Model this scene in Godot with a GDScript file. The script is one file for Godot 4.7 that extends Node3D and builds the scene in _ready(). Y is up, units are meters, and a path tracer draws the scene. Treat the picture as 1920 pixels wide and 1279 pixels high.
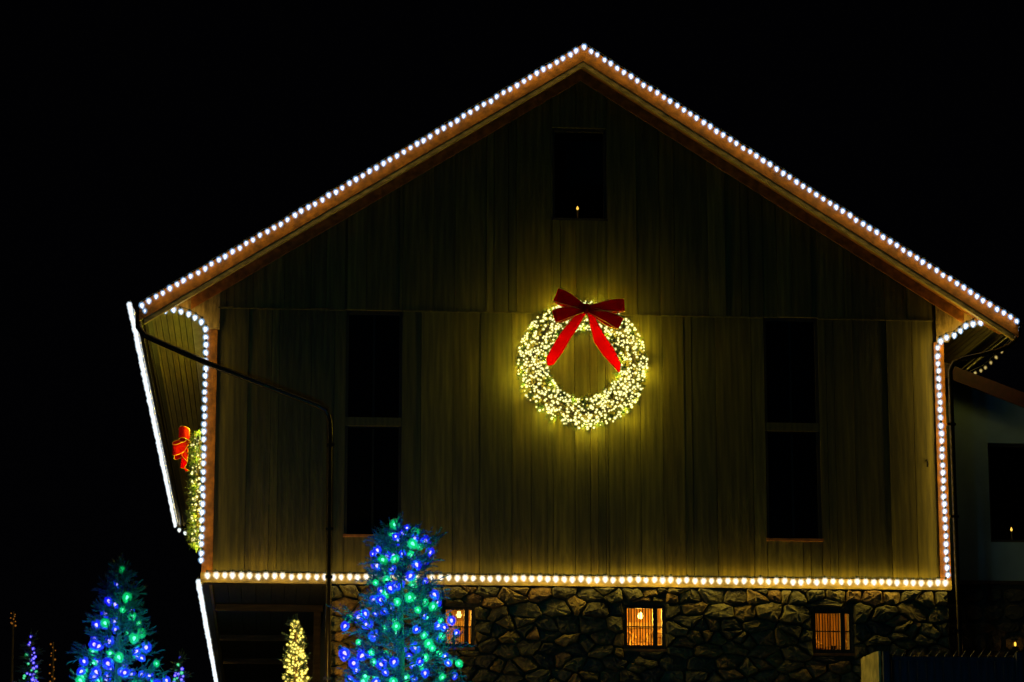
extends Node3D

# ---------------------------------------------------------------- helpers
var rng := RandomNumberGenerator.new()
var names := {}
var M := {}
const RIDGE_X := 5.95
const SLOPE := 0.633

func numbered(called: String) -> String:
	var n: int = names.get(called, 0)
	names[called] = n + 1
	return called if n == 0 else "%s_%03d" % [called, n]

func tag(o: Node, label: String, category: String, group := "", kind := "") -> void:
	if label: o.set_meta("label", label)
	if category: o.set_meta("category", category)
	if group: o.set_meta("group", group)
	if kind: o.set_meta("kind", kind)

func thing(called: String, label: String, category: String, at := Vector3.ZERO, group := "") -> Node3D:
	var o := Node3D.new()
	o.name = numbered(called)
	add_child(o)
	o.position = at
	tag(o, label, category, group)
	return o

func mb() -> SurfaceTool:
	var st := SurfaceTool.new()
	st.begin(Mesh.PRIMITIVE_TRIANGLES)
	st.set_smooth_group(-1)
	return st

func done(st: SurfaceTool, mat: Material) -> ArrayMesh:
	st.generate_normals()
	st.set_material(mat)
	return st.commit()

# part whose shape was built in world axes: shifted back by its thing's place
func part(called: String, st: SurfaceTool, mat: Material, parent: Node3D, world := true) -> MeshInstance3D:
	return put(called, done(st, mat), parent, -parent.position if world and parent.get_parent() == self else Vector3.ZERO)

func put(called: String, mesh: Mesh, parent: Node3D, at := Vector3.ZERO) -> MeshInstance3D:
	var o := MeshInstance3D.new()
	o.name = called
	o.mesh = mesh
	o.position = at
	parent.add_child(o, true)
	return o

func quad(st: SurfaceTool, a: Vector3, b: Vector3, c: Vector3, d: Vector3) -> void:
	for v in [a, b, c, a, c, d]:
		st.add_vertex(v)

func tri(st: SurfaceTool, a: Vector3, b: Vector3, c: Vector3) -> void:
	for v in [a, b, c]:
		st.add_vertex(v)

# front: bl, tl, tr, br seen from the front; back: the same four behind
func hexa(st: SurfaceTool, f: Array, k: Array) -> void:
	quad(st, f[0], f[1], f[2], f[3])
	quad(st, k[3], k[2], k[1], k[0])
	quad(st, k[0], k[1], f[1], f[0])
	quad(st, f[3], f[2], k[2], k[3])
	quad(st, f[1], k[1], k[2], f[2])
	quad(st, k[0], f[0], f[3], k[3])

func box(st: SurfaceTool, a: Vector3, b: Vector3) -> void:
	var f := [Vector3(a.x, a.y, b.z), Vector3(a.x, b.y, b.z), Vector3(b.x, b.y, b.z), Vector3(b.x, a.y, b.z)]
	var k := []
	for v in f:
		k.append(Vector3(v.x, v.y, a.z))
	hexa(st, f, k)

func slab(st: SurfaceTool, p: Array, z0: float, z1: float) -> void:   # four points (bl, tl, tr, br) of the XY plane
	var f := []
	var k := []
	for v in p:
		f.append(Vector3(v.x, v.y, z1))
		k.append(Vector3(v.x, v.y, z0))
	hexa(st, f, k)

func poly(st: SurfaceTool, p: PackedVector2Array, z0: float, z1: float) -> void:
	var pts := p
	if not Geometry2D.is_polygon_clockwise(pts):
		pts.reverse()
	var ix := Geometry2D.triangulate_polygon(pts)
	for i in range(0, ix.size(), 3):
		var a := pts[ix[i]]
		var b := pts[ix[i + 1]]
		var c := pts[ix[i + 2]]
		if (b - a).cross(c - a) > 0.0:
			var t := b
			b = c
			c = t
		tri(st, Vector3(a.x, a.y, z1), Vector3(b.x, b.y, z1), Vector3(c.x, c.y, z1))
		tri(st, Vector3(a.x, a.y, z0), Vector3(c.x, c.y, z0), Vector3(b.x, b.y, z0))
	var n := pts.size()
	for i in n:
		var a := pts[i]
		var b := pts[(i + 1) % n]
		if (b - a).length() > 0.0001:
			quad(st, Vector3(a.x, a.y, z1), Vector3(a.x, a.y, z0), Vector3(b.x, b.y, z0), Vector3(b.x, b.y, z1))

func tube(st: SurfaceTool, pts: Array, radii: Array, sides := 6) -> void:
	var rings := []
	var up := Vector3(0.13, 0.97, 0.21)
	for i in pts.size():
		var t: Vector3 = (pts[mini(i + 1, pts.size() - 1)] - pts[maxi(i - 1, 0)]).normalized()
		if absf(t.dot(up)) > 0.95:
			up = Vector3(0.97, 0.1, 0.2)
		var x := t.cross(up).normalized()
		var y := x.cross(t).normalized()
		var r: float = radii[mini(i, radii.size() - 1)]
		var ring := []
		for s in sides:
			var a := TAU * s / sides
			ring.append(pts[i] + x * cos(a) * r + y * sin(a) * r)
		rings.append(ring)
	st.set_smooth_group(0)
	for i in rings.size() - 1:
		for s in sides:
			var s2 := (s + 1) % sides
			quad(st, rings[i][s], rings[i][s2], rings[i + 1][s2], rings[i + 1][s])
	st.set_smooth_group(-1)
	for e in [0, rings.size() - 1]:
		for s in range(1, sides - 1):
			if e == 0:
				tri(st, rings[e][0], rings[e][s + 1], rings[e][s])
			else:
				tri(st, rings[e][0], rings[e][s], rings[e][s + 1])

func lathe(st: SurfaceTool, prof: Array, sides: int, off := Vector3.ZERO) -> void:   # prof: (radius, y) from the top down
	st.set_smooth_group(0)
	for i in prof.size() - 1:
		for s in sides:
			var a := TAU * s / sides
			var b := TAU * (s + 1) / sides
			var p: Vector2 = prof[i]
			var q: Vector2 = prof[i + 1]
			var v0 := off + Vector3(cos(a) * p.x, p.y, sin(a) * p.x)
			var v1 := off + Vector3(cos(b) * p.x, p.y, sin(b) * p.x)
			var v2 := off + Vector3(cos(b) * q.x, q.y, sin(b) * q.x)
			var v3 := off + Vector3(cos(a) * q.x, q.y, sin(a) * q.x)
			if p.x < 0.0005:
				tri(st, v1, v2, v3)
			elif q.x < 0.0005:
				tri(st, v0, v1, v2)
			else:
				quad(st, v0, v1, v2, v3)
	st.set_smooth_group(-1)

func lin(r: float, g: float, b: float) -> Color:
	return Color(r, g, b).linear_to_srgb()

func noise_tex(freq: float, lo: float, hi: float, normal := false, strength := 4.0, sd := 1, octaves := 4) -> NoiseTexture2D:
	var n := FastNoiseLite.new()
	n.seed = sd
	n.frequency = freq
	n.fractal_octaves = octaves
	var t := NoiseTexture2D.new()
	t.width = 512
	t.height = 512
	t.seamless = true
	t.noise = n
	if normal:
		t.as_normal_map = true
		t.bump_strength = strength
	else:
		var g := Gradient.new()
		g.set_color(0, Color(lo, lo, lo))
		g.set_color(1, Color(hi, hi, hi))
		t.color_ramp = g
	return t

func mat(color: Color, rough := 0.8, tex: Texture2D = null, nrm: Texture2D = null, scale := Vector3.ONE, metal := 0.0, nscale := 1.0) -> StandardMaterial3D:
	var m := StandardMaterial3D.new()
	m.albedo_color = color
	m.roughness = rough
	m.metallic = metal
	m.cull_mode = BaseMaterial3D.CULL_DISABLED
	if tex or nrm:
		m.uv1_triplanar = true
		m.uv1_world_triplanar = true
		m.uv1_scale = scale
	if tex:
		m.albedo_texture = tex
	if nrm:
		m.normal_enabled = true
		m.normal_texture = nrm
		m.normal_scale = nscale
	return m

func glow(color: Color, energy: float, alpha := 1.0) -> StandardMaterial3D:
	var m := StandardMaterial3D.new()
	m.albedo_color = Color(0.02, 0.02, 0.02, alpha)
	m.roughness = 0.6
	m.emission_enabled = true
	m.emission = color
	m.emission_energy_multiplier = energy
	if alpha < 1.0:
		m.transparency = BaseMaterial3D.TRANSPARENCY_ALPHA
	return m

func bulb_mesh(core: Material, shell: Material, r: float, cr := 1.0, detail := 8) -> ArrayMesh:   # a hanging cone bulb: socket, inner hot core, tinted shell, added halo
	var st := mb()
	lathe(st, [Vector2(0, r * 1.95), Vector2(r * 0.42, r * 1.9), Vector2(r * 0.42, r * 0.9), Vector2(0, r * 0.85)], 6)
	var m := done(st, M.socket)
	st = mb()
	var q := r * cr
	lathe(st, [Vector2(0, q * 0.62), Vector2(q * 0.5, q * 0.35), Vector2(q * 0.62, -q * 0.1), Vector2(q * 0.36, -q * 0.8), Vector2(0, -q * 1.3)], detail)
	st.generate_normals()
	st.set_material(core)
	st.commit(m)
	st = mb()
	lathe(st, [Vector2(0, r * 1.0), Vector2(r * 0.6, r * 0.8), Vector2(r * 0.98, r * 0.15), Vector2(r * 0.9, -r * 0.45), Vector2(r * 0.5, -r * 1.1), Vector2(0, -r * 1.45)], detail)
	st.generate_normals()
	st.set_material(shell)
	st.commit(m)
	# added halo shell, fainter and a little wider: paints a soft glow around the bulb
	var halo: StandardMaterial3D = shell.duplicate()
	halo.albedo_color.a *= 0.42
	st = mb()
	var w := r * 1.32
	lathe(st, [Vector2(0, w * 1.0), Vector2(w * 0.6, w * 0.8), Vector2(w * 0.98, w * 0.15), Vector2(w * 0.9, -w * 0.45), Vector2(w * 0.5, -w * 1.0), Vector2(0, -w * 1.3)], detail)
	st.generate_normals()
	st.set_material(halo)
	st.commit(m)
	return m

func mini_mesh(core: Material, shell: Material, r: float) -> ArrayMesh:
	var st := mb()
	lathe(st, [Vector2(0, r * 0.66), Vector2(r * 0.62, r * 0.2), Vector2(r * 0.5, -r * 0.4), Vector2(0, -r * 0.66)], 5)
	var m := done(st, core)
	st = mb()
	lathe(st, [Vector2(0, r), Vector2(r * 0.85, r * 0.45), Vector2(r * 0.85, -r * 0.45), Vector2(0, -r)], 6)
	st.generate_normals()
	st.set_material(shell)
	st.commit(m)
	return m

func lamp(parent: Node3D, at: Vector3, color: Color, energy: float, size := 0.03) -> void:
	var l := OmniLight3D.new()
	l.name = "bulb_glow"
	l.light_color = color
	l.light_energy = energy
	l.light_size = size
	l.omni_range = 14.0
	l.omni_attenuation = 2.0
	l.shadow_enabled = true
	l.position = at
	parent.add_child(l, true)

# a cable along a path with a bulb on it every so often; every bulb is a part, every n-th carries a light for its neighbours
func light_string(label: String, path: Array, mesh: ArrayMesh, spacing: float, color: Color, energy: float, every := 1, group := "light strings outlining the barn", sway := 0.28) -> Node3D:
	var t := thing("string_lights", label, "string lights", path[0], group)
	var c := Curve3D.new()
	for p in path:
		c.add_point(p - path[0])
	var wire := []
	var n := int(c.get_baked_length() / spacing)
	var st := mb()
	for i in n + 1:
		var p := c.sample_baked(minf(i * spacing + 0.02, c.get_baked_length()))
		p += Vector3(rng.randf_range(-0.008, 0.008), rng.randf_range(-0.012, 0.012), rng.randf_range(-0.006, 0.006))
		wire.append(p + Vector3(0, 0.085, 0))
		var b := put("bulb", mesh, t, p)
		b.rotation = Vector3(rng.randf_range(-sway, sway), rng.randf() * TAU, rng.randf_range(-sway, sway) + 0.08)
		b.scale = Vector3.ONE * rng.randf_range(0.9, 1.08)
		if i % every == every / 2:
			lamp(b, Vector3(0, -0.005, 0), color, energy * every, 0.035)
	tube(st, wire, [0.006], 4)
	part("wire", st, M.wire, t, false)
	return t

# ---------------------------------------------------------------- the scene
func _ready() -> void:
	rng.seed = 20231

	var cam := Camera3D.new()
	cam.name = "camera"
	add_child(cam)
	cam.fov = 13.76
	cam.near = 0.5
	cam.far = 2000.0
	cam.look_at_from_position(Vector3(0, 0, 53), Vector3(0, 0, 53) + Vector3(0.084632, 0.204984, -0.975099))
	cam.current = true

	var we := WorldEnvironment.new()
	we.name = "environment"
	var env := Environment.new()
	env.background_mode = Environment.BG_SKY
	var sky_mat := ProceduralSkyMaterial.new()
	sky_mat.sky_top_color = Color(0.004, 0.004, 0.007)
	sky_mat.sky_horizon_color = Color(0.008, 0.008, 0.012)
	sky_mat.ground_bottom_color = Color(0.003, 0.003, 0.003)
	sky_mat.ground_horizon_color = Color(0.006, 0.006, 0.008)
	var sky := Sky.new()
	sky.sky_material = sky_mat
	env.sky = sky
	env.tonemap_mode = Environment.TONE_MAPPER_LINEAR
	env.tonemap_exposure = 1.0
	env.sdfgi_enabled = true
	env.ssao_enabled = true
	env.ssil_enabled = true
	we.environment = env
	add_child(we)

	var moon := DirectionalLight3D.new()
	moon.name = "moonlight"
	moon.light_color = Color(0.55, 0.75, 1.0)
	moon.light_energy = 0.004
	moon.light_angular_distance = 0.5
	moon.shadow_enabled = true
	add_child(moon)
	moon.look_at_from_position(Vector3.ZERO, Vector3(-0.35, -0.75, -0.8))

	materials()
	ground()
	barn()
	annex()
	pipes()
	fence()
	barn_lights()
	wreath("christmas_wreath", "big round lit evergreen wreath with red bow, facing front on the gable wall", Vector3(5.94, 10.67, 0.06), 0.0, 1000, 300)
	wreath("christmas_wreath", "lit wreath seen edge-on on the barn's left side wall, red bow sticking out", Vector3(-1.27, 8.93, -4.9), -PI / 2, 380, 300)
	trees()
	small_things()

func materials() -> void:
	var grain := noise_tex(0.008, 0.46, 0.82, false, 0, 3, 4)
	var grain_n := noise_tex(0.03, 0, 1, true, 5.0, 4)
	var blotch := noise_tex(0.012, 0.55, 1.0, false, 0, 9, 5)
	var rock_n := noise_tex(0.02, 0, 1, true, 8.0, 12, 5)
	var ws := Vector3(1.9, 0.11, 1.9)
	var tints := [lin(0.25, 0.18, 0.025), lin(0.2, 0.15, 0.02), lin(0.29, 0.215, 0.03), lin(0.23, 0.165, 0.02), lin(0.16, 0.125, 0.02), lin(0.27, 0.205, 0.03), lin(0.21, 0.16, 0.022)]
	M.siding = []
	for c in tints:
		var m := mat(c, 0.62, grain, grain_n, ws, 0.0, 0.22)
		m.uv1_offset = Vector3(rng.randf(), rng.randf(), rng.randf())
		m.roughness = rng.randf_range(0.5, 0.7)
		M.siding.append(m)
	M.trim = mat(lin(0.46, 0.155, 0.016), 0.5, blotch, grain_n, Vector3(0.7, 0.7, 0.7), 0.0, 0.3)
	M.tan = mat(lin(0.50, 0.34, 0.10), 0.55, blotch, grain_n, Vector3(0.5, 1.2, 0.5), 0.0, 0.3)
	M.gold = mat(lin(0.46, 0.29, 0.085), 0.6, blotch, grain_n, Vector3(1.4, 0.3, 1.4), 0.0, 0.4)
	M.soffit = []
	for c in [lin(0.36, 0.24, 0.05), lin(0.42, 0.31, 0.05), lin(0.33, 0.2, 0.04), lin(0.30, 0.21, 0.07)]:
		M.soffit.append(mat(c, 0.6, grain, grain_n, Vector3(2.6, 2.6, 0.14), 0.0, 0.4))
	M.frieze = mat(lin(0.34, 0.27, 0.55), 0.6, blotch, null, Vector3(0.6, 0.6, 0.2))
	M.dark_wood = mat(lin(0.05, 0.028, 0.015), 0.7, grain, grain_n, Vector3(2.6, 0.3, 2.6))
	M.old_beam = mat(lin(0.17, 0.09, 0.025), 0.75, grain, grain_n, Vector3(0.3, 2.6, 2.6))
	M.ceiling = mat(lin(0.09, 0.07, 0.035), 0.8, grain, grain_n, Vector3(2.6, 2.6, 0.2))
	M.black = mat(lin(0.006, 0.006, 0.006), 0.9)
	M.glass_dark = mat(lin(0.004, 0.004, 0.005), 0.12)
	M.metal_dark = mat(lin(0.035, 0.027, 0.018), 0.24, null, null, Vector3.ONE, 0.8)
	M.roof = mat(lin(0.05, 0.045, 0.04), 0.6, blotch, null)
	M.mortar = mat(lin(0.08, 0.068, 0.04), 0.95, blotch, rock_n, Vector3(1.5, 1.5, 1.5))
	M.stone = []
	for c in [lin(0.19, 0.14, 0.05), lin(0.25, 0.155, 0.04), lin(0.12, 0.1, 0.045), lin(0.27, 0.145, 0.045), lin(0.16, 0.135, 0.055), lin(0.08, 0.062, 0.032)]:
		var m := mat(c, 0.72, blotch, rock_n, Vector3(1.1, 1.1, 1.1), 0.0, 1.2)
		m.uv1_offset = Vector3(rng.randf(), rng.randf(), rng.randf())
		M.stone.append(m)
	M.stable = mat(lin(0.58, 0.28, 0.045), 0.7, grain, null, Vector3(1.8, 0.2, 1.8))
	M.straw = mat(lin(0.34, 0.19, 0.05), 0.9, blotch, rock_n, Vector3(3, 3, 3))
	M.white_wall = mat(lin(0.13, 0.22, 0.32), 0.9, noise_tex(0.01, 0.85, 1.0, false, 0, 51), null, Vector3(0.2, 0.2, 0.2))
	M.red_board = mat(lin(0.055, 0.01, 0.008), 0.55, blotch, null)
	M.lit_yellow = mat(lin(0.80, 0.68, 0.28), 0.5, blotch, null, Vector3(0.4, 0.4, 0.4))  # yellow lamplight on the fence side, put into the board colour
	M.vinyl = mat(lin(0.74, 0.72, 0.66), 0.45, noise_tex(0.01, 0.85, 1.0, false, 0, 31), null, Vector3(0.5, 0.5, 0.5))
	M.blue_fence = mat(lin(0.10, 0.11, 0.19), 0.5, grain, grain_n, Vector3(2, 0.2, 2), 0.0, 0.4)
	M.grass = mat(lin(0.045, 0.06, 0.02), 0.95, noise_tex(0.05, 0.5, 1.0, false, 0, 41), rock_n, Vector3(0.8, 0.8, 0.8))
	M.bark = mat(lin(0.06, 0.04, 0.025), 0.9)
	M.needle = mat(lin(0.05, 0.11, 0.105), 0.4)
	M.needle.vertex_color_use_as_albedo = true
	M.needle.albedo_color = Color.WHITE
	M.needle.backlight_enabled = true
	M.needle.backlight = Color(0.3, 0.35, 0.35)
	M.velvet = mat(lin(0.42, 0.004, 0.005), 0.8, null, noise_tex(0.05, 0, 1, true, 5.0, 66), Vector3(3, 3, 3), 0.0, 0.5)
	M.velvet.metallic_specular = 0.12
	M.velvet.backlight_enabled = true
	M.velvet.backlight = Color(0.5, 0.008, 0.008)
	M.velvet_lit = M.velvet.duplicate()  # velvet copy with stronger backlight that puts lit brightness into the tails
	M.velvet_lit.backlight = Color(0.8, 0.01, 0.008)
	M.gold_wire = mat(lin(0.75, 0.45, 0.06), 0.4, null, null, Vector3.ONE, 0.3)
	M.socket = mat(lin(0.02, 0.03, 0.02), 0.5)
	M.wire = mat(lin(0.02, 0.02, 0.012), 0.55)
	# bulbs; shell colours of the white ones paint a halo around them
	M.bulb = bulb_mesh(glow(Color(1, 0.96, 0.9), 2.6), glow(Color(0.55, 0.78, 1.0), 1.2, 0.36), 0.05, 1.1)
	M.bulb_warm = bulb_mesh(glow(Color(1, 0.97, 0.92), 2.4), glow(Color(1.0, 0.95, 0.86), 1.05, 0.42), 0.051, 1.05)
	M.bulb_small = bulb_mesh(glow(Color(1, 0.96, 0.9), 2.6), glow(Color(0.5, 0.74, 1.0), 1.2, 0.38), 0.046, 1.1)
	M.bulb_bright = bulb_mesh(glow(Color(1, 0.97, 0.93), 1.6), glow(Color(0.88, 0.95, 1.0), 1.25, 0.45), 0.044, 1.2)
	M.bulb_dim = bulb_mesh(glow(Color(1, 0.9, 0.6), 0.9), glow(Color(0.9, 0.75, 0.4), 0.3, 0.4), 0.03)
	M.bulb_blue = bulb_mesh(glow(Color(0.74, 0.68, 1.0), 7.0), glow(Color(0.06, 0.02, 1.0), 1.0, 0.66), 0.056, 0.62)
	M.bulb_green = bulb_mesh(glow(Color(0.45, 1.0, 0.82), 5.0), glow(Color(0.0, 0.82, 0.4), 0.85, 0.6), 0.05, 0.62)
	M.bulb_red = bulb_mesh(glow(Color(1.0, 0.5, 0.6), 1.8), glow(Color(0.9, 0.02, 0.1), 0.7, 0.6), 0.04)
	M.mini = mini_mesh(glow(Color(1.0, 0.97, 0.76), 2.3), glow(Color(0.95, 0.9, 0.2), 0.65, 0.42), 0.034)
	M.mini_warm = mini_mesh(glow(Color(0.95, 0.8, 0.3), 1.2), glow(Color(0.8, 0.75, 0.1), 0.5, 0.45), 0.032)
	M.mini_gold = mini_mesh(glow(Color(1.0, 0.9, 0.5), 2.6), glow(Color(0.75, 0.75, 0.05), 0.55, 0.5), 0.036)
	M.mini_amber = mini_mesh(glow(Color(1.0, 0.65, 0.25), 0.45), glow(Color(0.6, 0.33, 0.05), 0.3, 0.5), 0.05)
	M.mini_blue = mini_mesh(glow(Color(0.8, 0.7, 1.0), 1.6), glow(Color(0.06, 0.03, 1.0), 0.9, 0.6), 0.045)
	M.mini_green = mini_mesh(glow(Color(0.5, 1.0, 0.85), 1.4), glow(Color(0.0, 0.65, 0.28), 0.8, 0.6), 0.042)

func ground_y(z: float) -> float:
	return lerpf(3.4, -1.6, clampf((z - 2.0) / 51.0, 0.0, 1.0))

func ground() -> void:
	var st := mb()
	var zs := [-900.0, -60.0, -30.0, -10.0, 2.0, 8.0, 14.0, 20.0, 30.0, 42.0, 53.0, 70.0, 900.0]
	var xs := [-900.0, -60.0, -20.0, 0.0, 20.0, 60.0, 900.0]
	for i in zs.size() - 1:
		for j in xs.size() - 1:
			var a := Vector3(xs[j], ground_y(zs[i + 1]), zs[i + 1])
			var b := Vector3(xs[j], ground_y(zs[i]), zs[i])
			var c := Vector3(xs[j + 1], ground_y(zs[i]), zs[i])
			var d := Vector3(xs[j + 1], ground_y(zs[i + 1]), zs[i + 1])
			quad(st, a, b, c, d)
	var o := put("ground", done(st, M.grass), self)
	tag(o, "dark grassy slope rising towards the barn", "ground", "", "structure")

# height of the underside of the roof over the gable at x
func roof_y(x: float) -> float:
	return 16.62 - absf(x - RIDGE_X) * SLOPE

const STONE_WINDOWS := [Vector4(3.31, 5.25, 3.87, 6.03), Vector4(6.75, 5.25, 7.5, 6.09), Vector4(10.37, 5.2, 11.1, 6.03)]
const WALL_OPENINGS := [Vector4(1.42, 7.36, 2.49, 11.68), Vector4(9.5, 7.38, 10.56, 11.7), Vector4(5.39, 13.6, 6.45, 15.42)]

func barn() -> void:
	var b := thing("barn", "big wooden barn on a stone base, its gable end facing, outlined in white lights", "barn", Vector3(RIDGE_X, 3.4, 0))
	# --- backing behind the boards, with openings left free
	var st := mb()
	var cols := [-1.2, 1.42, 2.49, 5.39, 6.45, 9.5, 10.56, 13.02]
	for i in cols.size() - 1:
		var y0 := 6.4
		var holes := []
		for w: Vector4 in WALL_OPENINGS:
			if cols[i] >= w.x - 0.01 and cols[i + 1] <= w.z + 0.01:
				holes.append(w)
		if holes:
			slab(st, [Vector2(cols[i], y0), Vector2(cols[i], holes[0].y), Vector2(cols[i + 1], holes[0].y), Vector2(cols[i + 1], y0)], -0.2, -0.035)
			y0 = holes[0].w
		if cols[i] < RIDGE_X and cols[i + 1] > RIDGE_X:
			poly(st, PackedVector2Array([Vector2(cols[i], y0), Vector2(cols[i], roof_y(cols[i])), Vector2(RIDGE_X, 16.62), Vector2(cols[i + 1], roof_y(cols[i + 1])), Vector2(cols[i + 1], y0)]), -0.2, -0.035)
		else:
			slab(st, [Vector2(cols[i], y0), Vector2(cols[i], roof_y(cols[i])), Vector2(cols[i + 1], roof_y(cols[i + 1])), Vector2(cols[i + 1], y0)], -0.2, -0.035)
	# the long walls and the far end
	box(st, Vector3(-1.22, 6.4, -28.4), Vector3(-1.1, 12.1, -0.21))
	box(st, Vector3(12.9, 3.4, -28.4), Vector3(13.02, 12.1, -0.52))
	box(st, Vector3(-1.09, 3.4, -28.5), Vector3(12.89, 12.0, -28.3))
	part("wall", st, M.dark_wood, b)
	# --- siding boards: a lower and an upper course, the upper one lapping over the lower
	for course in 2:
		var x := -1.03
		var lo: float = 6.63 if course == 0 else 11.7
		var z1: float = 0.0 if course == 0 else 0.028
		while x < 12.83:
			var w := rng.randf_range(0.26, 0.7)
			if rng.randf() < 0.2:
				w = 0.15
			var x1 := minf(x + w, 12.83)
			if 12.83 - x1 < 0.1:
				x1 = 12.83
			var spans := [[lo, 11.69 if course == 0 else 99.0]]
			for o: Vector4 in WALL_OPENINGS:
				if x1 > o.x + 0.02 and x < o.z - 0.02:
					if x < o.x:
						x1 = o.x
						continue
					x1 = minf(x1, o.z)
					var next := []
					for s in spans:
						if o.y > s[0] + 0.05:
							next.append([s[0], minf(s[1], o.y - 0.005)])
						if o.w < s[1] - 0.05:
							next.append([maxf(s[0], o.w + 0.005), s[1]])
					spans = next
			var g := rng.randf_range(0.004, 0.014)
			var zz := z1 + rng.randf_range(-0.01, 0.006)
			for s in spans:
				var a := x + g * 0.5
				var c := x1 - g * 0.5
				var ta := minf(s[1], roof_y(a) - 0.01)
				var tc := minf(s[1], roof_y(c) - 0.01)
				if minf(ta, tc) - s[0] < 0.03:
					continue
				st = mb()
				var lean := rng.randf_range(-0.004, 0.004)
				var low: float = s[0] + (rng.randf_range(-0.008, 0.008) if absf(s[0] - lo) < 0.01 else 0.0)
				hexa(st, [Vector3(a, low, zz), Vector3(a, ta, zz), Vector3(c, tc, zz + lean), Vector3(c, low, zz + lean)], [Vector3(a, low, -0.034), Vector3(a, ta, -0.034), Vector3(c, tc, -0.034), Vector3(c, low, -0.034)])
				part("siding_board", st, M.siding[rng.randi() % M.siding.size()], b)
			x = x1
	# siding of the left long wall
	var bz := -0.21
	while bz > -28.3:
		var bw2 := minf(rng.randf_range(0.26, 0.6), bz + 28.35)
		st = mb()
		var thick := rng.randf_range(0.018, 0.028)
		box(st, Vector3(-1.22 - thick, 6.63, bz - bw2 + 0.008), Vector3(-1.221, 11.64, bz))
		part("siding_board", st, M.siding[rng.randi() % M.siding.size()], b)
		bz -= maxf(bw2, 0.05)
	# drip strip at the lap
	for s in [Vector2(-1.03, 1.4), Vector2(2.51, 9.48), Vector2(10.58, 12.83)]:
		st = mb()
		box(st, Vector3(s.x, 11.675, 0.03), Vector3(s.y, 11.7, 0.045))
		part("drip_strip", st, M.siding[5], b)
	# corner boards and sill
	for s in [Vector2(-1.24, -1.035), Vector2(12.835, 13.04)]:
		st = mb()
		box(st, Vector3(s.x, 6.612, -0.2), Vector3(s.y, 11.26, 0.03))
		part("corner_board", st, M.trim, b)
	st = mb()
	box(st, Vector3(-1.25, 6.42, -0.2), Vector3(13.05, 6.61, 0.02))
	part("sill_board", st, M.tan, b)
	st = mb()
	box(st, Vector3(-1.25, 6.42, -28.3), Vector3(-1.05, 6.62, -0.21))
	part("sill_board", st, M.tan, b)
	# --- big dark openings with frame, mid rail and sill
	for k in 3:
		var o: Vector4 = WALL_OPENINGS[k]
		st = mb()
		for e in [Vector4(o.x, o.y, o.x + 0.05, o.w), Vector4(o.z - 0.05, o.y, o.z, o.w), Vector4(o.x + 0.05, o.w - 0.05, o.z - 0.05, o.w)]:
			box(st, Vector3(e.x, e.y, -0.16), Vector3(e.z, e.w, -0.045))
		var win := part("window", st, M.dark_wood, b)
		st = mb()
		box(st, Vector3(o.x + 0.05, o.y + 0.02, -0.14), Vector3(o.z - 0.05, o.w - 0.05, -0.13))
		part("pane", st, M.glass_dark if k < 2 else clear_glass(), win, false)
		if k < 2:
			st = mb()
			box(st, Vector3(o.x, o.y + 2.09, -0.12), Vector3(o.z, o.y + 2.25, -0.002))
			part("mid_rail", st, M.siding[4], win, false)
			st = mb()
			for i in 2:
				var yb: float = o.y + 0.06 + i * 2.22
				box(st, Vector3((o.x + o.z) / 2 - 0.02, yb, -0.128), Vector3((o.x + o.z) / 2 + 0.02, yb + 1.98, -0.1))
			part("glazing_bar", st, M.black, win, false)
		st = mb()
		box(st, Vector3(o.x - 0.02, o.y - 0.05, -0.15), Vector3(o.z + 0.02, o.y, 0.035))
		part("sill", st, M.trim if k < 2 else M.dark_wood, win, false)
	# dark box behind the loft opening so the candle has somewhere to stand
	st = mb()
	box(st, Vector3(5.2, 13.5, -1.6), Vector3(6.6, 13.58, -0.21))
	box(st, Vector3(5.2, 13.59, -1.6), Vector3(6.6, 15.6, -1.55))
	part("loft_floor", st, M.black, b)
	# --- stone base
	stone_base(b)
	# --- forebay: ceiling boards, cross beams, posts and the recessed stable wall
	var cx := -1.04
	while cx < 1.1:
		var cw := minf(rng.randf_range(0.22, 0.3), 1.15 - cx)
		st = mb()
		box(st, Vector3(cx + 0.004, 6.48 + rng.randf_range(0, 0.01), -28.2), Vector3(cx + cw - 0.004, 6.53, -0.21))
		part("ceiling_board", st, M.ceiling, b)
		cx += cw
	for z in [-4.1, -10.1, -15.6, -21.4, -27.0]:
		st = mb()
		box(st, Vector3(-1.04, 6.34, z - 0.1), Vector3(1.12, 6.475, z + 0.1))
		part("cross_beam", st, M.old_beam, b)
		st = mb()
		box(st, Vector3(0.94, 3.4, z - 0.08), Vector3(1.08, 6.335, z + 0.08))
		part("post", st, M.old_beam, b)
	st = mb()
	box(st, Vector3(1.16, 3.4, -28.2), Vector3(1.6, 6.47, -0.52))
	part("stable_wall", st, M.mortar, b)
	# --- roof
	for s in [-1.0, 1.0]:
		st = mb()
		var e: float = 8.42
		var top := Vector2(RIDGE_X, 17.0)
		var low := Vector2(RIDGE_X + s * e, 17.0 - e * SLOPE)
		var p := [low - Vector2(0, 0.13), low, top, top - Vector2(0, 0.13)]
		if s > 0:
			p = [top - Vector2(0, 0.13), top, low, low - Vector2(0, 0.13)]
		slab(st, p, -28.6, 0.455)
		part("roof", st, M.roof, b)
		# rake fascia, lower trim and the soffit boards between them and the wall
		st = mb()
		p = rake(s, 0.0, 8.45, -0.02, -0.36)
		slab(st, p, 0.46, 0.515)
		part("rake_fascia", st, M.trim, b)
		st = mb()
		slab(st, rake(s, 0.0, 8.36, -0.365, -0.47), 0.4, 0.508)
		part("rake_trim", st, M.tan, b)
		st = mb()
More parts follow.
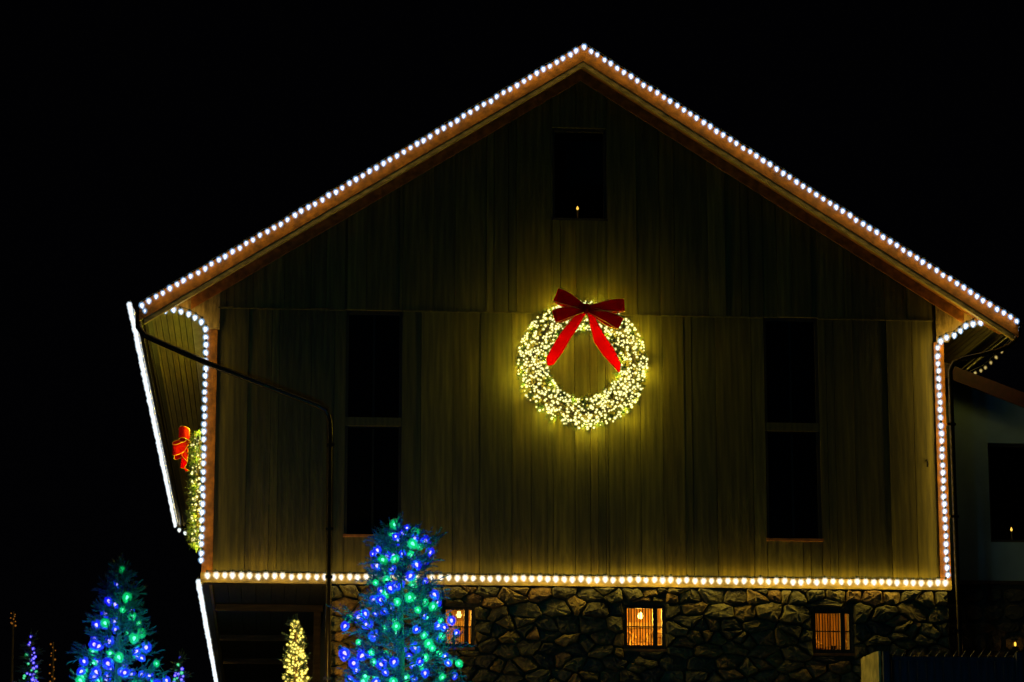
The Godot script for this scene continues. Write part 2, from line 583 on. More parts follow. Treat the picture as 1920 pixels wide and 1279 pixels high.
		slab(st, rake(s, 0.0, 8.2, -0.34, -0.38), 0.03, 0.375)
		part("rake_soffit", st, M.trim, b)
		st = mb()
		slab(st, rake(s, 0.0, 7.5, -0.39, -0.62), 0.04, 0.062)
		part("rake_frieze", st, M.trim, b)
		# eave: fascia, soffit boards, gutter, closing panel in front
		var ex: float = RIDGE_X + s * 8.36
		st = mb()
		box(st, Vector3(minf(ex, ex + s * 0.04), 11.5, -28.5), Vector3(maxf(ex, ex + s * 0.04), 11.68, 0.4))
		part("eave_fascia", st, M.dark_wood, b)
		var sx := 1.2
		var k := 0
		var wall_x: float = RIDGE_X + s * 7.13
		while sx > 0.02:
			var bw: float = 0.115 if k < 7 else sx
			st = mb()
			var xa: float = wall_x + s * (sx - 0.004)
			var xb: float = wall_x + s * (sx - bw + 0.009)
			var ya := 11.63 + (1.2 - sx) * 0.09
			var yb := ya + bw * 0.09
			var zf := -0.02
			if s < 0:
				hexa(st, [Vector3(xa, ya, zf), Vector3(xa, ya + 0.02, zf), Vector3(xb, yb + 0.02, zf), Vector3(xb, yb, zf)], [Vector3(xa, ya, -28.4), Vector3(xa, ya + 0.02, -28.4), Vector3(xb, yb + 0.02, -28.4), Vector3(xb, yb, -28.4)])
			else:
				hexa(st, [Vector3(xb, yb, zf), Vector3(xb, yb + 0.02, zf), Vector3(xa, ya + 0.02, zf), Vector3(xa, ya, zf)], [Vector3(xb, yb, -28.4), Vector3(xb, yb + 0.02, -28.4), Vector3(xa, ya + 0.02, -28.4), Vector3(xa, ya, -28.4)])
			part("soffit_board", st, M.frieze if k == 7 else M.soffit[(k * 3 + 1) % 4], b)
			sx -= bw
			k += 1
		# closing panel with an arched lower edge
		st = mb()
		var pp := PackedVector2Array()
		var w0: float = RIDGE_X + s * 6.95
		pp.append(Vector2(w0, roof_y(w0)))
		pp.append(Vector2(w0, 11.26))
		pp.append(Vector2(RIDGE_X + s * 7.19, 11.27))
		for q in [Vector2(7.24, 11.38), Vector2(7.38, 11.5), Vector2(7.55, 11.575), Vector2(7.72, 11.61), Vector2(7.95, 11.62), Vector2(8.15, 11.54)]:
			pp.append(Vector2(RIDGE_X + s * q.x, q.y))
		pp.append(Vector2(RIDGE_X + s * 8.15, roof_y(RIDGE_X + s * 8.15) + 0.13))
		poly(st, pp, 0.0, 0.036)
		part("eave_panel", st, M.gold, b)
		# gutter: half round, open at the top, with hangers
		st = mb()
		var gx: float = RIDGE_X + s * 8.49
		var prev := []
		for a in 7:
			var th := PI + PI * a / 6.0
			prev.append(Vector2(gx + cos(th) * 0.085, 11.56 + sin(th) * 0.085))
		st.set_smooth_group(0)
		for a in 6:
			var u: Vector2 = prev[a]
			var v: Vector2 = prev[a + 1]
			quad(st, Vector3(u.x, u.y, -28.5), Vector3(v.x, v.y, -28.5), Vector3(v.x, v.y, 0.6), Vector3(u.x, u.y, 0.6))
		st.set_smooth_group(-1)
		var gut := part("gutter", st, M.metal_dark, b)
		for i in 36:
			st = mb()
			box(st, Vector3(gx - 0.09, 11.555, 0.5 - i * 0.8), Vector3(gx + 0.09, 11.565, 0.525 - i * 0.8))
			part("hanger", st, M.metal_dark, gut, false)
	# knot hole boss / small iron hook on the wall near the right corner
	st = mb()
	tube(st, [Vector3(12.63, 8.93, 0.0), Vector3(12.63, 8.93, 0.06), Vector3(12.64, 8.86, 0.075), Vector3(12.64, 8.8, 0.05)], [0.022], 6)
	part("hook", st, M.metal_dark, b)

# four points of a band that runs along the rake on side s, from distance d0 to d1 off the ridge, between two heights under the roof line
func rake(s: float, d0: float, d1: float, hi: float, lo: float) -> Array:
	var a := Vector2(RIDGE_X + s * d0, 17.0 - d0 * SLOPE)
	var c := Vector2(RIDGE_X + s * d1, 17.0 - d1 * SLOPE)
	if s < 0:
		return [c + Vector2(0, lo), c + Vector2(0, hi), a + Vector2(0, hi), a + Vector2(0, lo)]
	return [a + Vector2(0, lo), a + Vector2(0, hi), c + Vector2(0, hi), c + Vector2(0, lo)]

func clear_glass() -> StandardMaterial3D:
	if not M.has("clear"):
		var m := StandardMaterial3D.new()
		m.albedo_color = Color(0.1, 0.1, 0.1, 0.04)
		m.transparency = BaseMaterial3D.TRANSPARENCY_ALPHA
		m.roughness = 0.05
		m.metallic_specular = 0.1
		M.clear = m
	return M.clear

func clip_half(p: PackedVector2Array, o: Vector2, n: Vector2) -> PackedVector2Array:   # keeps what lies on the side n points away from
	var r := PackedVector2Array()
	for i in p.size():
		var a := p[i]
		var c := p[(i + 1) % p.size()]
		var da := (a - o).dot(n)
		var dc := (c - o).dot(n)
		if da <= 0.0:
			r.append(a)
		if (da < 0.0 and dc > 0.0) or (da > 0.0 and dc < 0.0):
			r.append(a.lerp(c, da / (da - dc)))
	return r

func stone_base(b: Node3D) -> void:
	var x0 := 1.17
	var x1 := 12.98
	# the core with its window holes
	var st := mb()
	var edge := x0
	for w: Vector4 in STONE_WINDOWS:
		box(st, Vector3(edge, 3.4, -0.5), Vector3(w.x, 6.4, -0.075))
		box(st, Vector3(w.x, 3.4, -0.5), Vector3(w.z, w.y, -0.075))
		box(st, Vector3(w.x, w.w, -0.5), Vector3(w.z, 6.4, -0.075))
		edge = w.z
	box(st, Vector3(edge, 3.4, -0.5), Vector3(x1, 6.4, -0.075))
	var core := part("stone_wall", st, M.mortar, b)
	# seeds: rough courses of uneven stones
	var seeds := []
	var y := 6.3
	while y > 3.35:
		var big := 1.0 if y > 4.45 else 1.7
		var h := rng.randf_range(0.17, 0.34) * big
		var x := x0 - rng.randf_range(0.0, 0.3)
		while x < x1 + 0.2:
			var w := rng.randf_range(0.22, 0.72) * big
			seeds.append(Vector2(x + w / 2, y + rng.randf_range(-0.1, 0.1)))
			if rng.randf() < 0.22:
				seeds.append(Vector2(x + w * 0.95, y + rng.randf_range(0.06, 0.16)))
			x += w
		y -= h
	var stones := 0
	for i in seeds.size():
		var s: Vector2 = seeds[i]
		var p := PackedVector2Array([s + Vector2(-0.6, -0.5), s + Vector2(-0.6, 0.5), s + Vector2(0.6, 0.5), s + Vector2(0.6, -0.5)])
		for j in seeds.size():
			if j != i:
				var d: Vector2 = seeds[j] - s
				if absf(d.x) < 1.3 and absf(d.y) < 1.0:
					var m := Vector2(d.x, d.y * 2.6)   # stretched metric: stones lie flat
					p = clip_half(p, s + d / 2, m)
		p = clip_half(p, Vector2(0, 6.405), Vector2(0, 1))
		p = clip_half(p, Vector2(0, 3.4), Vector2(0, -1))
		p = clip_half(p, Vector2(x0, 0), Vector2(-1, 0))
		p = clip_half(p, Vector2(x1, 0), Vector2(1, 0))
		if p.size() < 3:
			continue
		for w: Vector4 in STONE_WINDOWS:
			var g := Vector4(w.x - 0.03, w.y - 0.05, w.z + 0.03, w.w + 0.05)
			var lo := Vector2(9e9, 9e9)
			var hi := -lo
			for q in p:
				lo = lo.min(q)
				hi = hi.max(q)
			if hi.x > g.x and lo.x < g.z and hi.y > g.y and lo.y < g.w:
				var cut := [g.x - lo.x, hi.x - g.z, g.y - lo.y, hi.y - g.w]   # how much would be kept on each side
				var best := 0
				for k in 4:
					if cut[k] > cut[best]:
						best = k
				var o := [Vector2(g.x, 0), Vector2(g.z, 0), Vector2(0, g.y), Vector2(0, g.w)]
				var n := [Vector2(1, 0), Vector2(-1, 0), Vector2(0, 1), Vector2(0, -1)]
				p = clip_half(p, o[best], n[best])
		if p.size() < 3:
			continue
		var c := Vector2.ZERO
		for q in p:
			c += q
		c /= p.size()
		# rounded outline: two points on each edge, jittered
		var ring := []
		var area := 0.0
		for k in p.size():
			var a := p[k]
			var e := p[(k + 1) % p.size()]
			area += a.cross(e) / 2
			if a.distance_to(e) < 0.04:
				ring.append((a + e) / 2)
				continue
			for t in [0.1, 0.37, 0.63, 0.9] if a.distance_to(e) > 0.3 else [0.13, 0.87]:
				ring.append(a.lerp(e, t) + Vector2(rng.randf_range(-0.016, 0.016), rng.randf_range(-0.016, 0.016)))
		if absf(area) < 0.006 or ring.size() < 4:
			continue
		if not Geometry2D.is_polygon_clockwise(PackedVector2Array(ring)):
			ring.reverse()
		var depth := rng.randf_range(0.0, 0.095)
		var tilt := Vector2(rng.randf_range(-0.22, 0.22), rng.randf_range(-0.3, 0.12))
		var rings := []
		for lv in 4:
			var inset: float = [0.009, 0.014, 0.04, 0.0][lv]
			var r := []
			for q: Vector2 in ring:
				var v := q - c
				var l := v.length()
				var u: Vector2 = c + v * maxf(0.15, (l - inset) / l) if lv < 3 else c + v * 0.45
				var zz: float = [-0.08, -0.03 + depth * 0.4, -0.02 + depth, -0.005 + depth][lv]
				if lv > 0:
					zz += (u - c).dot(tilt) * (0.5 if lv == 1 else 1.0) + rng.randf_range(-0.016, 0.016)
				r.append(Vector3(u.x, u.y, maxf(zz, -0.08)))
			rings.append(r)
		st = mb()
		var n := ring.size()
		for lv in 3:
			for k in n:
				quad(st, rings[lv][k], rings[lv][(k + 1) % n], rings[lv + 1][(k + 1) % n], rings[lv + 1][k])
		var mid := Vector3(c.x, c.y, depth + rng.randf_range(-0.01, 0.015))
		for k in n:
			tri(st, rings[3][k], rings[3][(k + 1) % n], mid)
		part("stone", st, M.stone[rng.randi() % M.stone.size()], core, false)
		stones += 1
	print("stones ", stones)
	# --- windows lit from inside
	for wi in 3:
		var w: Vector4 = STONE_WINDOWS[wi]
		st = mb()
		var side: float = lerpf(w.x, w.z, 0.78)
		for e in [Vector4(w.x, w.y, w.x + 0.05, w.w), Vector4(w.z - 0.035, w.y, w.z, w.w), Vector4(w.x + 0.05, w.w - 0.06, w.z - 0.035, w.w), Vector4(w.x + 0.05, w.y, w.z - 0.035, w.y + 0.08), Vector4(side - 0.04, w.y + 0.08, side + 0.045, w.w - 0.06)]:
			box(st, Vector3(e.x, e.y, -0.2), Vector3(e.z, e.w, -0.12))
		var win := part("window", st, M.dark_wood, b)
		tag(win, "small amber window with iron bars in the stone base", "")
		st = mb()
		box(st, Vector3(w.x + 0.05, w.y + 0.08, -0.185), Vector3(side - 0.04, w.w - 0.06, -0.18))
		box(st, Vector3(side + 0.045, w.y + 0.08, -0.185), Vector3(w.z - 0.035, w.w - 0.06, -0.18))
		part("pane", st, clear_glass(), win, false)
		var bars := 9
		for k in bars:
			var bx := lerpf(w.x + 0.05, side - 0.04, (k + 0.6) / (bars + 0.2))
			st = mb()
			tube(st, [Vector3(bx, w.y + 0.07, -0.155), Vector3(bx, w.w - 0.05, -0.155)], [0.0095], 5)
			part("bar", st, M.black, win, false)
		st = mb()
		var ym := lerpf(w.y + 0.08, w.w - 0.06, 0.5)
		box(st, Vector3(w.x + 0.05, ym - 0.011, -0.17), Vector3(w.z - 0.035, ym + 0.011, -0.14))
		part("cross_bar", st, M.black, win, false)
		st = mb()
		box(st, Vector3(w.x - 0.03, w.y - 0.05, -0.2), Vector3(w.z + 0.03, w.y - 0.002, 0.01))
		part("sill", st, M.trim, win, false)
	# --- the stable behind them: plank back wall, ceiling, floor
	var px := 1.62
	while px < 12.85:
		st = mb()
		var pw := minf(rng.randf_range(0.16, 0.26), 12.88 - px)
		box(st, Vector3(px + 0.006, 4.0, -3.05 + rng.randf_range(0, 0.012)), Vector3(px + pw - 0.006, 6.38, -3.0 + rng.randf_range(0, 0.02)))
		part("stable_plank", st, M.stable, b)
		px += pw
	st = mb()
	box(st, Vector3(1.61, 6.385, -3.2), Vector3(12.89, 6.47, -0.51))
	box(st, Vector3(1.61, 3.9, -3.2), Vector3(12.89, 3.99, -0.51))
	box(st, Vector3(1.61, 4.0, -3.2), Vector3(12.89, 6.38, -3.1))
	part("stable_lining", st, M.stable, b)
	for x in [3.4, 4.2, 7.0, 7.6, 8.1, 10.9, 11.4]:
		st = mb()
		for k in 40:
			var c := Vector3(x + rng.randfn(0, 0.2), rng.randf_range(4.0, 5.78 + rng.randf_range(-0.12, 0.08)), -2.3 + rng.randf_range(-0.3, 0.3))
			var d := Vector3(rng.randfn(0, 1), rng.randfn(0, 0.7), rng.randfn(0, 1)).normalized() * 0.22
			tube(st, [c - d, c + Vector3(0, 0.03, 0), c + d], [0.02, 0.035, 0.01], 4)
		box(st, Vector3(x - 0.3, 4.0, -2.6), Vector3(x + 0.3, 5.55, -2.1))
		put("hay_stack", done(st, M.straw), b, -b.position).set_meta("kind", "stuff")
	for x in [2.9, 6.0, 8.6]:
		st = mb()
		box(st, Vector3(x, 5.95, -2.99), Vector3(x + 2.2, 6.06, -2.9))
		part("stable_rail", st, M.gold, b)

func annex() -> void:
	var a := thing("annex", "low whitewashed lean-to with a red eave board against the barn's right side", "building", Vector3(15.2, 3.4, -1.2))
	var st := mb()
	var zf := -1.0
	var top := func(x: float) -> float: return 10.78 - (x - 13.46) * 0.37
	var holes := Vector4(14.11, 7.5, 15.2, 9.47)
	for s in [Vector4(13.07, 6.74, holes.x, 99), Vector4(holes.x, 6.74, holes.z, holes.y), Vector4(holes.x, holes.w, holes.z, 99), Vector4(holes.z, 6.74, 17.4, 99)]:
		var tl: float = minf(s.w, top.call(s.x))
		var tr: float = minf(s.w, top.call(s.z))
		slab(st, [Vector2(s.x, s.y), Vector2(s.x, tl), Vector2(s.z, tr), Vector2(s.z, s.y)], zf - 0.25, zf)
	box(st, Vector3(17.15, 3.4, -9.0), Vector3(17.4, 9.3, zf - 0.26))
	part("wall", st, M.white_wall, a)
	st = mb()
	box(st, Vector3(13.07, 6.66, zf - 0.25), Vector3(17.4, 6.735, zf + 0.04))
	part("sill_board", st, M.dark_wood, a)
	st = mb()
	box(st, Vector3(13.07, 3.4, zf - 0.4), Vector3(17.4, 6.655, zf - 0.06))
	var core := part("stone_wall", st, M.mortar, a)
	var y := 3.4
	while y < 6.5:
		var h := minf(rng.randf_range(0.22, 0.4), 6.65 - y)
		var x := 13.09
		while x < 15.2:
			var w := rng.randf_range(0.3, 0.6)
			var s2 := mb()
			var c := Vector2(x + w / 2, y + h / 2)
			var r0 := []
			var r1 := []
			for k in 8:
				var an := TAU * (k + 0.5) / 8
				var v := Vector2(clampf(-cos(an) * 1.25, -1, 1) * (w / 2 - 0.015), clampf(sin(an) * 1.25, -1, 1) * (h / 2 - 0.012)) * rng.randf_range(0.92, 1.0)
				r0.append(Vector3(c.x + v.x, c.y + v.y, zf - 0.08))
				r1.append(Vector3(c.x + v.x * 0.85, c.y + v.y * 0.8, zf - 0.03 + rng.randf_range(0, 0.03)))
			for k in 8:
				quad(s2, r0[k], r0[(k + 1) % 8], r1[(k + 1) % 8], r1[k])
				tri(s2, r1[k], r1[(k + 1) % 8], Vector3(c.x, c.y, zf))
			part("stone", s2, M.stone[5], core, false)
			x += w
		y += h
	# window
	st = mb()
	for e in [Vector4(holes.x, holes.y, holes.x + 0.05, holes.w), Vector4(holes.z - 0.05, holes.y, holes.z, holes.w), Vector4(holes.x + 0.05, holes.y, holes.z - 0.05, holes.y + 0.06), Vector4(holes.x + 0.05, holes.w - 0.06, holes.z - 0.05, holes.w)]:
		box(st, Vector3(e.x, e.y, zf - 0.2), Vector3(e.z, e.w, zf - 0.08))
	var win := part("window", st, M.dark_wood, a)
	st = mb()
	box(st, Vector3(holes.x + 0.05, holes.y + 0.06, zf - 0.17), Vector3(holes.z - 0.05, holes.w - 0.06, zf - 0.165))
	part("pane", st, clear_glass(), win, false)
	st = mb()
	box(st, Vector3(13.9, 7.3, zf - 2.0), Vector3(15.5, 9.6, zf - 1.9))
	box(st, Vector3(13.9, 7.3, zf - 1.89), Vector3(15.5, 7.4, zf - 0.26))
	part("dark_room", st, M.black, a)
	# roof and eave board
	st = mb()
	slab(st, [Vector2(13.04, top.call(13.04) + 0.02), Vector2(13.04, top.call(13.04) + 0.12), Vector2(17.8, top.call(17.8) + 0.12), Vector2(17.8, top.call(17.8) + 0.02)], -9.0, zf + 0.28)
	part("roof", st, M.roof, a)
	st = mb()
	slab(st, [Vector2(13.045, top.call(13.045) - 0.16), Vector2(13.045, top.call(13.045) + 0.14), Vector2(17.8, top.call(17.8) + 0.14), Vector2(17.8, top.call(17.8) - 0.16)], zf + 0.285, zf + 0.33)
	part("rake_board", st, M.red_board, a)

func pipes() -> void:
	var t := thing("downspout", "dark downspout slanting from the left gutter across the gable and down by the tall tree", "downspout", Vector3(1.15, 3.5, 0.2), "gutter downspouts")
	var st := mb()
	tube(st, [Vector3(-2.53, 11.5, 0.42), Vector3(-2.52, 11.2, 0.38), Vector3(-2.4, 11.06, 0.32), Vector3(-2.2, 10.97, 0.3), Vector3(-1.15, 10.53, 0.26), Vector3(0.9, 9.77, 0.24), Vector3(1.05, 9.68, 0.23), Vector3(1.12, 9.5, 0.2), Vector3(1.13, 9.3, 0.2), Vector3(1.15, 3.45, 0.2)], [0.055], 10)
	part("pipe", st, M.metal_dark, t)
	for y in [9.0, 7.4, 6.5, 4.6]:
		st = mb()
		box(st, Vector3(1.07, y, 0.02), Vector3(1.09, y + 0.05, 0.262))
		box(st, Vector3(1.192, y, 0.02), Vector3(1.212, y + 0.05, 0.262))
		box(st, Vector3(1.09, y, 0.256), Vector3(1.192, y + 0.05, 0.262))
		part("strap", st, M.metal_dark, t)
	t = thing("downspout", "short downspout from the right gutter to the barn's right corner and down it", "downspout", Vector3(13.16, 3.5, 0.1), "gutter downspouts")
	st = mb()
	tube(st, [Vector3(14.45, 11.5, 0.4), Vector3(14.43, 11.34, 0.36), Vector3(14.28, 11.17, 0.3), Vector3(14.04, 11.06, 0.25), Vector3(13.35, 10.9, 0.2), Vector3(13.2, 10.84, 0.15), Vector3(13.13, 10.68, 0.1), Vector3(13.13, 10.4, 0.1), Vector3(13.14, 6.6, 0.1), Vector3(13.16, 3.45, 0.1)], [0.05], 10)
	part("pipe", st, M.metal_dark, t)
	for y in [9.6, 7.8, 5.6]:
		st = mb()
		box(st, Vector3(13.03, y, 0.06), Vector3(13.2, y + 0.05, 0.158))
		part("strap", st, M.metal_dark, t)

func fence() -> void:
	var t := thing("fence_enclosure", "small fenced pen, its left side painted as if lit yellow and its front dark blue", "fence", Vector3(12.4, 3.35, 1.5))
	# left side: upright boards, yellow lamplight painted in, running back towards the barn
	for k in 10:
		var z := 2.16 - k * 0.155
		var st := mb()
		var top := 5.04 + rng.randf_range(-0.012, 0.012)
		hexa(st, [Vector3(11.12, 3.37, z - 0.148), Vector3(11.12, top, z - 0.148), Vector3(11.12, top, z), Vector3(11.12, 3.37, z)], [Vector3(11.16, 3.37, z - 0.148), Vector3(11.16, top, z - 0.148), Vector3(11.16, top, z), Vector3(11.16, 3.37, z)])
		part("board", st, M.lit_yellow, t)
	# front: dark boards with slanting pointed tops
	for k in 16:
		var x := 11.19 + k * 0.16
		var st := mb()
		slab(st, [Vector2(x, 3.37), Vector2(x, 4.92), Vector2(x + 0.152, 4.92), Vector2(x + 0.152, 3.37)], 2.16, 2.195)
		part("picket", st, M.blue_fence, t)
		st = mb()
		tube(st, [Vector3(x + 0.03, 4.9, 2.17), Vector3(x + 0.05, 4.96, 2.165), Vector3(x + 0.13, 5.06, 2.12)], [0.014, 0.014, 0.004], 5)
		part("spike", st, M.blue_fence, t)
	var st := mb()
	box(st, Vector3(11.17, 4.86, 2.2), Vector3(13.75, 4.93, 2.24))
	box(st, Vector3(11.17, 3.6, 2.2), Vector3(13.75, 3.69, 2.24))
	part("rail", st, M.blue_fence, t)
	for x in [11.17, 13.64]:
		st = mb()
		box(st, Vector3(x, 3.3, 2.242), Vector3(x + 0.11, 5.01, 2.34))
		part("post", st, M.blue_fence, t)

func barn_lights() -> void:
	var warm := Color(1.0, 0.85, 0.27)
	var e := 0.03
	var g := ""
	var sp := 0.153
	var zr := 0.558
	var rl := func(s: float, d: float) -> Vector3: return Vector3(RIDGE_X + s * d, 16.93 - d * 0.6345, zr)
	light_string("string of white bulbs up the left slope of the gable roof edge", [rl.call(-1.0, 8.42), rl.call(-1.0, 0.12)], M.bulb_small, sp, warm, 0.028, 1, g)
	light_string("string of white bulbs down the right slope of the gable roof edge", [rl.call(1.0, 0.0), rl.call(1.0, 8.46)], M.bulb_small, sp, warm, 0.028, 1, g)
	light_string("string of white bulbs along the sill board above the stone base", [Vector3(-1.14, 6.55, 0.075), Vector3(12.98, 6.555, 0.075)], M.bulb_warm, 0.156, warm, e * 2.6, 1, g, 0.16)
	light_string("string of white bulbs arching under the left eave and down the left corner board", [Vector3(-2.41, 11.52, 0.5), Vector3(-2.36, 11.42, 0.4), Vector3(-2.23, 11.49, 0.22), Vector3(-2.14, 11.55, 0.14), Vector3(-1.97, 11.62, 0.11), Vector3(-1.81, 11.6, 0.11), Vector3(-1.68, 11.57, 0.11), Vector3(-1.53, 11.52, 0.11), Vector3(-1.41, 11.44, 0.11), Vector3(-1.28, 11.34, 0.11), Vector3(-1.25, 11.2, 0.09), Vector3(-1.24, 6.7, 0.085)], M.bulb, sp, warm, e * 1.5, 1, g)
	light_string("string of white bulbs arching under the right eave and down the right corner", [Vector3(14.4, 11.46, 0.4), Vector3(14.3, 11.5, 0.3), Vector3(14.2, 11.57, 0.16), Vector3(14.06, 11.64, 0.12), Vector3(13.9, 11.66, 0.11), Vector3(13.73, 11.65, 0.11), Vector3(13.59, 11.62, 0.11), Vector3(13.44, 11.57, 0.11), Vector3(13.33, 11.48, 0.11), Vector3(13.2, 11.38, 0.11), Vector3(13.05, 11.33, 0.11), Vector3(12.93, 11.26, 0.11), Vector3(12.9, 11.1, 0.085), Vector3(12.96, 6.72, 0.08)], M.bulb, sp, warm, e * 2.6, 1, g)
	light_string("string of white bulbs on the left gutter, seen end-on as one bright band", [Vector3(-2.68, 11.57, 0.72), Vector3(-2.68, 11.5, -28.4), Vector3(-2.5, 11.3, -28.45), Vector3(-2.1, 11.25, -28.45)], M.bulb_bright, 0.22, warm, e, 3, g)
	light_string("string of white bulbs along the left sill over the open forebay, steeply foreshortened", [Vector3(-1.29, 6.43, 0.0), Vector3(-1.29, 6.43, -28.0)], M.bulb_bright, 0.22, warm, e, 3, g)
	light_string("few white bulbs running back along the right gutter behind the arch", [Vector3(14.46, 11.4, 0.3), Vector3(14.45, 11.3, -1.0), Vector3(14.45, 11.24, -2.2), Vector3(14.45, 11.36, -4.0)], M.bulb_dim, 0.42, warm, e * 0.3, 1, g, 0.5)

# ---------------------------------------------------------------- greenery
func spray_mesh(length: float, count: int, nl: float, nw: float, sd: int) -> ArrayMesh:
	var r := RandomNumberGenerator.new()
	r.seed = sd
	var st := mb()
	for i in count:
		var t := float(i) / count
		var p := Vector3(0, length * t, 0)
		var a := r.randf() * TAU
		var out := Vector3(cos(a), 0, sin(a))
		var dir := (out * 0.75 + Vector3(0, 0.75 + t * 0.6, 0)).normalized()
		var l := nl * (1.1 - t * 0.45) * r.randf_range(0.75, 1.2)
		var side := dir.cross(Vector3(r.randf() - 0.5, r.randf() - 0.5, r.randf() - 0.5)).normalized() * nw
		tri(st, p - side, p + dir * l, p + side)
	tri(st, Vector3(-0.006, 0, 0), Vector3(0, length, 0), Vector3(0.006, 0, 0))
	tri(st, Vector3(0, 0, -0.006), Vector3(0, length, 0), Vector3(0, 0, 0.006))
	return done(st, M.needle)

func scatter(called: String, parent: Node3D, mesh: Mesh, places: Array, colors := []) -> void:
	var mm := MultiMesh.new()
	mm.transform_format = MultiMesh.TRANSFORM_3D
	mm.use_colors = colors.size() > 0
	mm.mesh = mesh
	mm.instance_count = places.size()
	for i in places.size():
		mm.set_instance_transform(i, places[i])
		if colors:
			mm.set_instance_color(i, colors[i])
	var o := MultiMeshInstance3D.new()
	o.name = called
	o.multimesh = mm
	o.set_meta("kind", "stuff")
	parent.add_child(o, true)

func aim(dir: Vector3, at: Vector3, s := 1.0) -> Transform3D:
	var y := dir.normalized()
	var x := y.cross(Vector3(0.31, 0.2, 0.93)).normalized()
	var z := x.cross(y)
	return Transform3D(Basis(x, y, z).rotated(y, rng.randf() * TAU).scaled(Vector3.ONE * s), at)

func green(k: float) -> Color:
	return Color(0.022 * k, 0.058 * k, 0.066 * k)

func ribbon(parent: Node3D, called: String, pts: Array, across: Array, half: Array) -> void:
	var st := mb()
	var l := []
	var r := []
	for i in pts.size():
		var a: Vector3 = across[mini(i, across.size() - 1)]
		var h: float = half[mini(i, half.size() - 1)]
		l.append(pts[i] - a * h)
		r.append(pts[i] + a * h)
	st.set_smooth_group(0)
	for i in pts.size() - 1:
		quad(st, l[i], l[i + 1], r[i + 1], r[i])
	var o := part(called, st, M.velvet_lit if called == "tail" else M.velvet, parent, false)
	st = mb()
	tube(st, l, [0.008], 4)
	tube(st, r, [0.008], 4)
	var w := MeshInstance3D.new()
	w.name = "wired_edge"
	w.mesh = done(st, M.gold_wire)
	if parent.get_parent() == self:
		o.add_child(w, true)
	else:
		parent.add_child(w, true)

